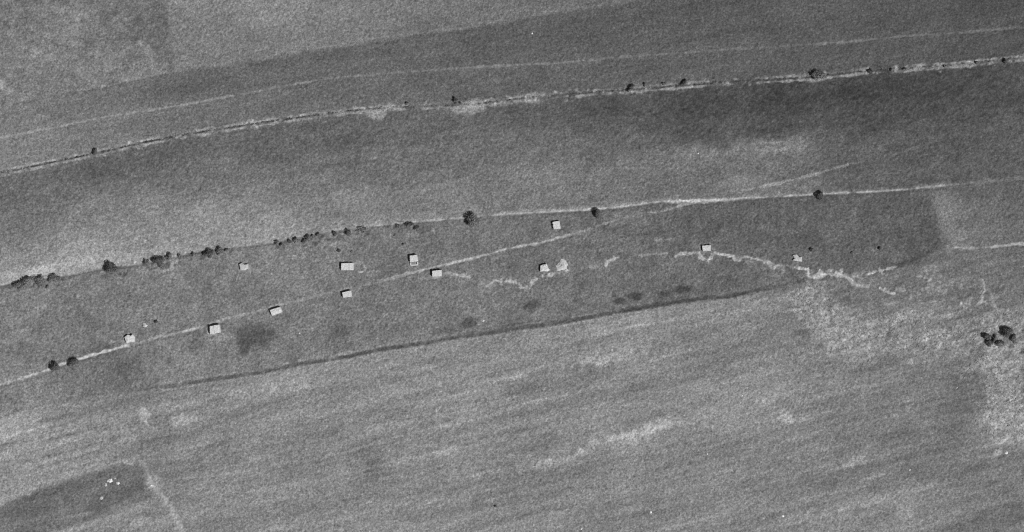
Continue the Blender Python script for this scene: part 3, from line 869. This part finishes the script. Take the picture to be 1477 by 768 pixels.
# pasture edge
bush(34, 407.5, 17, 'long dark bush hugging the pale headland at the far west of the pasture', rv=7.5, ang=22, h=4.2, lobes=8, group=GP)
bush(58, 406, 11, 'round bush between the long western bush and the small dark one', rv=8, h=3.2, group=GP)
bush(78, 401, 8, 'bush with a dark west side, easternmost of the western trio', rv=6.5, h=3.4, group=GP)
bush(68, 414, 2.5, 'tiny tuft of leaves below the western trio of bushes', group=GP)
bush(158, 387, 10, 'solitary round black-sided bush on the bend of the pasture edge', h=5.2, mat=M_LEAF_DARK, lobes=6, group=GP)
bush(211, 379, 5, 'lowest western bush of the ragged clump beside the bare patch', group=GP)
bush(226, 374.5, 10, 'largest darkest bush of the ragged clump beside the bare patch', rv=7.5, h=4.6, mat=M_LEAF_DARK, group=GP)
bush(232, 383, 6, 'bush below the largest one in the ragged clump', h=2.6, group=GP)
bush(244, 371, 5.5, 'bush of the ragged clump right against the bare pale patch', rv=5, group=GP)
bush(258, 369, 3, 'little bush on the far side of the bare pale patch', group=GP)
bush(279, 367, 3.6, 'low faint bush just west of the twin dark bushes', mat=M_LEAF_PALE, group=GP)
bush(300, 365, 8, 'western one of the twin dark bushes on the pasture edge', h=3.8, mat=M_LEAF_DARK, group=GP)
bush(315, 362, 6.4, 'eastern one of the twin dark bushes on the pasture edge', h=3.2, group=GP)
bush(327, 361, 3.4, 'small leafy sprig leaning off the eastern twin bush', rv=2.4, ang=35, group=GP)
for (u, v, r_, l_) in [(400, 349, 4.2, 'first bush at the west end of the low row'), (407, 353, 3.4, 'bush set below the first one of the low row'),
                       (417, 348, 3.0, 'third bush of the low row, small and dark'), (426, 346, 4.6, 'flat pale bush in the west half of the low row'),
                       (438, 347.5, 3.2, 'dark bush a little below the line of the low row'), (443, 342.5, 4.4, 'darkest bush at the middle of the low row'),
                       (451, 340.5, 3.2, 'small bush just past the middle of the low row'), (459, 338.5, 3.8, 'bush closing the unbroken part of the low row'),
                       (483, 337, 4.2, 'dark bush after the gap in the low row'), (501, 334, 4.8, 'round dark bush next to the flat grey one')]:
    bush(u, v, r_, l_ + ' west of the round tree', group=GL, mat=M_LEAF_PALE if 'pale' in l_ else (M_LEAF_DARK if 'dark' in l_ else None))
bush(523, 330.5, 10, 'wide flat grey bush at the east end of the low row', rv=5, h=1.5, mat=M_LEAF_PALE, group=GL)
bush(575, 327, 3.8, 'small bush just west of the spiky dark clump', group=GP)
bush(589, 323.5, 6.8, 'spiky dark clump of bushes a little west of the round tree', rv=3.8, ang=24, mat=M_LEAF_DARK, group=GP)
bush(601, 329, 3.8, 'dark bush hanging below the spiky clump', rv=5, group=GP)
# trees
GT = 'trees on the pasture edge'
bush(680, 316, 11.6, 'largest round tree with a pale crown on the pasture edge', h=6.4, cat='tree', name='tree', lobes=9, group=GT)
bush(860.5, 307, 6.2, 'compact black tree beside the field path above the end of the footpath', rv=7.2, h=5.2, cat='tree', name='tree', mat=M_LEAF_DARK, group=GT)
bush(1181, 282.5, 7.6, 'dark tree standing on the bright eastern stretch of the field path', rv=6.6, h=4.8, cat='tree', name='tree', mat=M_LEAF_DARK, group=GT)
# lone tufts
bush(225, 464, 3.6, 'dark slanting tuft beside the small pale heap', rv=2.2, ang=45, h=1.6, mat=M_LEAF_DARK, group=GD)
bush(488, 361, 2.8, 'dark tuft above the widest hut', h=1.4, mat=M_LEAF_DARK, group=GD)
bush(507, 363, 2.0, 'tiny tuft just east of the dark tuft above the widest hut', h=1.0, group=GD)
bush(581, 353, 2.3, 'little dark tuft between the spiky clump and the squat hut', h=1.3, group=GD)
bush(569, 339, 2.0, 'tiny tuft under the small bush west of the spiky clump', h=1.0, group=GD)
bush(1170, 360, 3.0, 'dark tuft right above the ruined hut', h=1.8, mat=M_LEAF_DARK, group=GD)
bush(1229, 365, 2.4, 'small faint tuft between two dark ones in the east of the pasture', h=1.3, group=GD)
bush(1268, 358.5, 3.0, 'easternmost dark tuft in the pasture near the small right field', h=1.8, mat=M_LEAF_DARK, group=GD)
bush(714, 730, 2.0, 'tiny dark tuft alone in the big lower field', h=1.1, mat=M_LEAF_DARK)
# footpath bushes, lower left
GF = 'bushes on the footpath in the lower left'
bush(78, 527, 9, 'broad dark bush astride the footpath in the lower left', rv=7.5, h=4.4, mat=M_LEAF_DARK, group=GF)
bush(106, 521.5, 7.5, 'second bush on the footpath, with a pale gap in its crown', rv=6, h=4.0, mat=M_LEAF_DARK, group=GF)
bush(99, 526, 3.0, 'small dark bush between the two big footpath bushes', h=2.0, mat=M_LEAF_DARK, group=GF)
# lower right clump
bush(1450, 476.5, 8.5, 'tall black bush at the upper right of the scrub clump', rv=9, ang=30, h=5.6, mat=M_LEAF_DARK, group=GB)
bush(1460, 486, 4.4, 'small bush tucked below the tall black bush in the scrub', rv=5.5, h=2.4, mat=M_LEAF_DARK, group=GB)
bush(1462, 493, 2.2, 'tiny tuft below the small bush in the scrub', h=1.2, group=GB)
bush(1421, 484.5, 7.5, 'flat black bush at the upper left of the scrub clump', rv=5, h=3.8, mat=M_LEAF_DARK, group=GB)
bush(1425.5, 493, 5.0, 'narrow bush forming the lower left arm of the scrub clump', rv=7.5, h=3.0, mat=M_LEAF_DARK, group=GB)
bush(1434, 488, 3.2, 'thin bush crossing the middle of the scrub clump', rv=8, ang=-24, h=2.6, mat=M_LEAF_DARK, group=GB)
bush(1440, 496, 8, 'greyer bush at the bottom of the scrub clump', rv=6.5, h=3.2, group=GB)


def hedge(name, label, line, w, h, gap, seed):
    """Low broken hedge along a line: leaf clumps of one plant row."""
    r = np.random.default_rng(seed)
    p = smooth_line(line)
    seg = np.hypot(*(p[1:] - p[:-1]).T)
    cum = np.concatenate([[0], np.cumsum(seg)])
    L = cum[-1]
    n = int(L * 5.5)
    s = np.sort(r.uniform(0, L, n))
    keep = (np.sin(s * 0.55 + 2.2 * np.sin(s * 0.13)) + 0.8 * np.sin(s * 0.21 + 1.0) + r.normal(0, .45, n)) > gap
    s = s[keep]
    n = len(s)
    u = np.interp(s, cum, p[:, 0])
    v = np.interp(s, cum, p[:, 1]) + r.normal(0, w, n)
    x, y = W(u, v)
    cx, cy = W(p[len(p) // 2, 0], p[len(p) // 2, 1])
    z = np.array([zat(a, b) for a, b in zip(u, v)]) + r.uniform(0.1, h, n)
    P = np.stack([x - cx, y - cy, z], 1)
    nrm = r.normal(size=(n, 3))
    nrm[:, 2] += .5
    nrm /= np.linalg.norm(nrm, axis=1)[:, None]
    t = np.cross(nrm, r.normal(size=(n, 3)))
    t /= np.linalg.norm(t, axis=1)[:, None]
    b = np.cross(nrm, t)
    q = r.uniform(.14, .34, n)[:, None]
    verts = np.stack([P - t * q, P + b * q * .7, P + t * q, P - b * q * .7], 1).reshape(-1, 3)
    o = mesh_obj(name, verts, np.arange(n * 4).reshape(-1, 4), M_HEDGE, loc=(float(cx), float(cy), 0))
    tag(o, label, 'hedge')
    return o


# rough weeds: pale tufts standing in the scrub, nobody could count them
r = np.random.default_rng(91)
wv, tot = [], 0
while tot < 2600:
    u, v = r.uniform(1125, 1548), r.uniform(396, 660)
    iv, iu = int((v - vs[0]) / STEP), int((u - us[0]) / STEP)
    if m9[iv, iu] * (0.55 + 0.35 * blot4[iv, iu] + 0.25 * brk[iv, iu]) < r.random() or lab[iv, iu] >= 20:
        continue
    tot += 1
    x, y = W(u, v)
    n = r.integers(7, 14)
    q = r.uniform(.35, .95)
    P = np.stack([x + r.normal(0, q * .55, n), y + r.normal(0, q * .55, n), Z[iv, iu] + r.uniform(.05, q * .8, n)], 1)
    nrm = r.normal(0, .5, (n, 3)) + np.array([0, 0, 1.0])
    nrm /= np.linalg.norm(nrm, axis=1)[:, None]
    t = np.cross(nrm, r.normal(size=(n, 3)))
    t /= np.linalg.norm(t, axis=1)[:, None]
    b = np.cross(nrm, t)
    k = r.uniform(.14, .34, n)[:, None]
    wv.append(np.stack([P - t * k, P + b * k * .6, P + t * k, P - b * k * .6], 1).reshape(-1, 3))
wv = np.concatenate(wv)
M_WEED = plain_mat('dry_weeds', 0.26, 0.35, 0.6, 3.0, 0.9)
tag(mesh_obj('weeds', wv, np.arange(len(wv)).reshape(-1, 4), M_WEED), 'pale rough weeds growing thickly in the lower right corner', 'weeds', kind='stuff')

hedge('hedge', 'thin broken dark hedge along the western half of the upper boundary', HEDGE[0:8], 0.75, 1.0, -0.1, 5)
hedge('hedge', 'sparse dotted hedge along the eastern half of the upper boundary', HEDGE[7:], 0.8, 0.9, 0.7, 6)


# ------------------------------------------------------------------ huts
def prism(poly_lo, z0, poly_hi, z1, cap=True):
    n = len(poly_lo)
    vv = [(x, y, z0) for x, y in poly_lo] + [(x, y, z1) for x, y in poly_hi]
    ff = [(i, (i + 1) % n, n + (i + 1) % n, n + i) for i in range(n)]
    if cap:
        ff += [tuple(range(n, 2 * n)), tuple(reversed(range(n)))]
    return vv, ff


def scaled(poly, k):
    c = np.mean(poly, 0)
    return [tuple(c + (np.array(p) - c) * k) for p in poly]


def hut(label, corners, h=2.0, mat=None, ridge=True, seam=None, porch=None, sag=0.05, seed=1, name='hut', group='pale huts in the pasture'):
    """corners: roof corners in map units, clockwise on the map starting at the upper left."""
    r = np.random.default_rng(seed * 77 + 5)
    cu, cv = np.mean(corners, 0)
    X, Y = W(cu, cv)
    z0 = zat(cu, cv)
    root = empty(name, float(X), float(Y), z0)
    tag(root, label, 'hut', group)
    loc = [((a - cu) * S, (cv - b) * S) for a, b in corners]
    loc = loc[::-1]                                         # counter-clockwise in the world
    # battered walls, wider at the foot
    wall_hi = scaled(loc, 0.97)
    wall_lo = scaled(loc, 1.05)
    vv, ff = prism(wall_lo, -0.35, wall_hi, h - 0.12)
    mesh_obj('wall', vv, ff, M_WALL, root)
    # roof: a fine sheet with a low ridge along the longer side, uneven surface and ragged rim
    if len(loc) == 4:
        a, b, c, d = [np.array(p) for p in loc]             # a = lower left ... counter-clockwise
        e1, e2 = np.linalg.norm(b - a), np.linalg.norm(d - a)
        N = 14
        grid = []
        for j in range(N + 1):
            for i in range(N + 1):
                s, t = i / N, j / N
                p = (a * (1 - s) + b * s) * (1 - t) + (d * (1 - s) + c * s) * t
                q = t if e1 >= e2 else s
                z = h + (0.32 * (1 - abs(2 * q - 1)) if ridge else 0.08 * (1 - abs(2 * q - 1)))
                edge = i in (0, N) or j in (0, N)
                z += r.normal(0, sag)
                if edge:
                    p = p + r.normal(0, 0.10, 2)
                grid.append((p[0], p[1], z))
        nn = (N + 1) ** 2
        vv = grid + [(x, y, h - 0.10) for x, y, z in grid]
        ff = []
        for j in range(N):
            for i in range(N):
                k = j * (N + 1) + i
                q = (k, k + 1, k + N + 2, k + N + 1)
                ff.append(q)
                ff.append(tuple(nn + w for w in reversed(q)))
        ringi = [i for i in range(N + 1)] + [j * (N + 1) + N for j in range(1, N + 1)] + [N * (N + 1) + i for i in range(N - 1, -1, -1)] + [j * (N + 1) for j in range(N - 1, 0, -1)]
        for k in range(len(ringi)):
            p, q = ringi[k], ringi[(k + 1) % len(ringi)]
            ff.append((q, p, nn + p, nn + q))
        # face order: lower-left start is only true for clockwise map corners; recalc is cheap
    else:
        lo = [tuple(np.array(p) + r.normal(0, .08, 2)) for p in loc]
        mid = scaled(lo, 0.55)
        n = len(lo)
        vv = [(x, y, h - .10) for x, y in lo] + [(x, y, h + r.normal(0, .08)) for x, y in lo] + [(x, y, h + .3 + r.normal(0, .12)) for x, y in mid]
        c = np.mean(lo, 0)
        vv.append((c[0], c[1], h + .28))
        ff = [tuple(reversed(range(n)))]
        for i in range(n):
            j = (i + 1) % n
            ff += [(i, j, n + j, n + i), (n + i, n + j, 2 * n + j, 2 * n + i), (2 * n + i, 2 * n + j, 3 * n)]
    roof = mesh_obj('roof', vv, ff, mat or M_CONC, root)
    if seam is not None:
        p0 = a * (1 - seam) + b * seam
        p1 = d * (1 - seam) + c * seam
        d_ = (b - a) / np.linalg.norm(b - a) * 0.12
        zz = h + 0.30
        sv = []
        for t in np.linspace(0.04, 0.96, 9):
            p = p0 * (1 - t) + p1 * t
            z = h + (0.32 * (1 - abs(2 * t - 1)) if ridge and e1 >= e2 else .08) + 0.10
            sv += [(p[0] - d_[0], p[1] - d_[1], z), (p[0] + d_[0], p[1] + d_[1], z)]
        sf = [(2 * k, 2 * k + 1, 2 * k + 3, 2 * k + 2) for k in range(8)]
        n = len(sv)
        sv2 = sv + [(x, y, z - .25) for x, y, z in sv]
        sf2 = sf + [(2 * k, 2 * k + 2, n + 2 * k + 2, n + 2 * k) for k in range(8)] + [(2 * k + 3, 2 * k + 1, n + 2 * k + 1, n + 2 * k + 3) for k in range(8)]
        mesh_obj('roof_joint', sv2, sf2, M_SEAM, roof)
    if porch:
        pts = [((u - cu) * S, (cv - v) * S) for u, v in porch]
        vv, ff = [], []
        for (p, q) in zip(pts[:-1], pts[1:]):
            p, q = np.array(p), np.array(q)
            t = (q - p) / np.linalg.norm(q - p)
            nrm = np.array([-t[1], t[0]]) * .45
            p, q = p - t * .2, q + t * .2
            lo = [tuple(p + nrm), tuple(p - nrm), tuple(q - nrm), tuple(q + nrm)]
            hi = scaled(lo, .92)
            a_, b_ = prism(lo, -.3, hi, .75 + r.uniform(-.04, .04))
            k = len(vv)
            vv += a_
            ff += [tuple(k + i for i in f) for f in b_]
        mesh_obj('porch_wall', vv, ff, M_WALL, root)
    for ch in root.children:
        pass
    return root


hut('ragged hut with a notched roof close beside the footpath in the west', [(180, 486.5), (184.5, 482.8), (189, 484.3), (191.5, 482.4), (194.6, 486), (194.2, 493), (183, 494.8)], 1.9, seed=2)
hut('bright square hut with a roof joint, next to the dark round grass patch', [(303, 470.7), (317, 468.4), (318.5, 479.9), (303.4, 482.2)], 2.4, seam=.42, seed=3, ridge=False)
hut('tilted long hut standing where the footpath fades', [(389.5, 447.5), (404.4, 442.7), (407.6, 450.2), (392.9, 456)], 2.3, seed=4)
hut('small tilted hut directly below the widest hut', [(493.8, 422), (506.3, 419.1), (507.9, 427.8), (495.2, 429.8)], 2.3, seed=5, ridge=False)
hut('widest hut of all, straight-sided, with an earth bank at its side', [(492.6, 379.8), (509.8, 379.8), (509.9, 389.7), (492.2, 390)], 2.2, seam=.66, seed=6, ridge=False)
hut('squat hut with a low walled yard on its lower side', [(591.2, 369.2), (601.4, 367.7), (603, 377.2), (591.4, 378.4)], 2.3, seed=7, ridge=False,
    porch=[(592.3, 379.5), (592.6, 382.8), (602.3, 382.3), (602.4, 378.6)])
hut('hut standing right at the fork of the footpath', [(623.6, 391), (636.9, 389.7), (637.3, 398.4), (623.7, 399.2)], 2.3, seed=8, ridge=False)
hut('small upright hut north of the footpath, alone near the compact black tree', [(797, 320.8), (806.7, 318.7), (808.7, 329.8), (798.6, 331)], 2.0, seed=9, ridge=False)
hut('bright broken hut beside the round chalk heap', [(779.5, 384), (783, 381.8), (786.5, 381.5), (788, 380.2), (789.5, 382.5), (790, 386), (793.4, 389.6), (789.5, 391.8), (784, 391.3), (779.2, 392)], 1.9, seed=10)
hut('dull grey hut by itself below the pasture edge in the west', [(345.4, 381.3), (349.5, 379.6), (352, 381.8), (358, 381.5), (358.2, 387.4), (353, 390), (347, 390)], 1.5, M_CONC_DULL, seed=11)
hut('hut above the ring of earth on the toothed trench', [(1012.4, 354.7), (1025.2, 354), (1024.6, 361.8), (1013.6, 362.6)], 1.8, seed=12, ridge=False)
hut('ruined three-cornered hut just north of the toothed trench', [(1143.5, 368.2), (1149, 367.5), (1152, 371), (1156.6, 371.5), (1156.8, 377.6), (1151.5, 377.2), (1143, 375.6), (1146, 373)], 1.1, M_CONC_DULL, seed=13)


# ------------------------------------------------------------------ heaps and stones
def heap(u, v, ru, rv, h, label, mat=None, name='chalk_heap', cat='heap', ang=0.0, seed=1, lumps=.35, group=None, nr=9, na=26):
    r = np.random.default_rng(seed)
    x, y = W(u, v)
    ph = r.uniform(0, 6.28, 6)
    vv, ff = [], []
    for j in range(nr):
        t = j / (nr - 1)
        for i in range(na):
            a = 2 * math.pi * i / na
            rim = 1 + lumps * (.30 * math.sin(2 * a + ph[0]) + .28 * math.sin(3 * a + ph[1]) + .22 * math.sin(5 * a + ph[2]) + .15 * math.sin(8 * a + ph[3]))
            q = 1 - t
            z = h * (1 - q ** 1.7) * (1 + lumps * r.normal(0, .35)) - .12 * (j == 0)
            vv.append((ru * S * q * rim * math.cos(a), rv * S * q * rim * math.sin(a), z))
    for j in range(nr - 1):
        for i in range(na):
            k, l = j * na + i, j * na + (i + 1) % na
            ff.append((k, l, l + na, k + na))
    o = mesh_obj(name, vv, ff, mat or M_CHALK, loc=(float(x), float(y), zat(u, v)))
    o.rotation_euler.z = math.radians(ang)
    return tag(o, label, cat, group)


heap(810.5, 383, 8.6, 8.2, .9, 'large round mottled chalk heap beside the bright broken hut', seed=4, lumps=.4, nr=14, na=40)
heap(816.5, 389.5, 3.4, 2.4, .5, 'small chalk heap spilling off the lower edge of the large one', seed=5, lumps=.5, ang=-50)
heap(208.8, 469.2, 3.6, 3.2, .6, 'small pale heap above the ragged western hut', seed=6, lumps=.5)
GH = 'white heaps in the dark lower left plot'
heap(158.5, 693.5, 4.4, 2.6, .6, 'longest white heap in the dark lower left plot', ang=20, seed=7, group=GH, mat=M_STONE, lumps=.5)
heap(170, 697.2, 2.5, 2.4, .6, 'round white heap east of the longest one in the dark plot', seed=8, group=GH, mat=M_STONE)
heap(152.5, 699.6, 2.0, 2.4, .4, 'small dim heap below the longest white one in the dark plot', seed=9, group=GH)
heap(166, 690.5, 2.6, 1.4, .3, 'faint heap touching the east end of the longest white heap', ang=12, seed=10, group=GH)
heap(146.5, 719, 3.6, 3.0, .3, 'dull heap standing apart lowest in the dark plot', seed=11, group=GH)
GS = 'white stones lying in the fields'
for (u, v, r_, l_) in [(767.5, 48.5, 1.7, 'white stone lying in the dark band above the thin track'), (1007, 221.5, 1.5, 'white stone in the pale part of the broad middle field'),
                       (432, 481, 1.4, 'white stone in the pasture east of the dark round patch'), (938.5, 739, 2.2, 'white stone in the lower field near the bottom edge, without a neighbour'),
                       (1129, 744.5, 2.2, 'brightest white stone near the bottom edge below the streaks'), (1451.5, 653.5, 2.6, 'pale stone at the lower tip of the scrub by the right edge'),
                       (1020, 655, 1.5, 'dim white stone in the lower field under the middle streaks'), (1070, 571, 1.5, 'dim white stone in the lower field right of the bright streak'),
                       (838.5, 763, 1.7, 'dim white stone cut close by the bottom edge'), (1312, 678, 1.6, 'pale stone in the lower field west of the scrub tip'),
                       (1380, 559.5, 1.3, 'tiny pale stone beside the dark edge of the scrub'), (218, 700.5, 1.8, 'pale stone on the edge of the wide rutted track'),
                       (697, 463, 1.8, 'pale stone just above the long dark ditch')]:
    heap(u, v, r_, r_ * .85, .5, l_, mat=M_STONE, name='stone', cat='stone', seed=int(u), group=GS, nr=6, na=12)

# ------------------------------------------------------------------ light, sky, camera
w = bpy.data.worlds.new('World')
scene.world = w
w.use_nodes = True
nt = w.node_tree
nt.nodes.clear()
out = nt.nodes.new('ShaderNodeOutputWorld')
bg = nt.nodes.new('ShaderNodeBackground')
sky = nt.nodes.new('ShaderNodeTexSky')
sky.sky_type = 'NISHITA'
sky.sun_disc = False
sky.sun_elevation = math.radians(SUN_EL)
sky.sun_rotation = math.atan2(SUN_AZ[0], SUN_AZ[1])
bw = nt.nodes.new('ShaderNodeRGBToBW')           # black-and-white film: a grey sky light
nt.links.new(sky.outputs[0], bw.inputs[0])
nt.links.new(bw.outputs[0], bg.inputs[0])
bg.inputs[1].default_value = 0.05
nt.links.new(bg.outputs[0], out.inputs[0])

sd = bpy.data.lights.new('sun', 'SUN')
sd.energy = 4.6
sd.angle = math.radians(0.5)
sd.color = (1, 1, 1)
so = bpy.data.objects.new('sun', sd)
col.objects.link(so)
ce = math.cos(math.radians(SUN_EL))
toward = Vector((SUN_AZ[0] * ce, SUN_AZ[1] * ce, math.sin(math.radians(SUN_EL))))
so.rotation_euler = toward.to_track_quat('Z', 'Y').to_euler()
so.location = toward * 500

H = 2000.0
cd = bpy.data.cameras.new('camera')
cd.sensor_fit = 'HORIZONTAL'
cd.angle_x = 2 * math.atan(U0 * S / H)
cd.clip_start = 10
cd.clip_end = 60000
co = bpy.data.objects.new('camera', cd)
co.location = (0, 0, H)
col.objects.link(co)
scene.camera = co

vsn = scene.view_settings
scene.display_settings.display_device = 'sRGB'
vsn.view_transform = 'Standard'
vsn.look = 'None'
vsn.exposure = 0.2
vsn.gamma = 1.0
vsn.use_curve_mapping = False
scene.cycles.pixel_filter_type = 'BLACKMAN_HARRIS'
scene.cycles.filter_width = 1.15
scene.cycles.max_bounces = 4
scene.cycles.diffuse_bounces = 2
scene.cycles.use_denoising = False
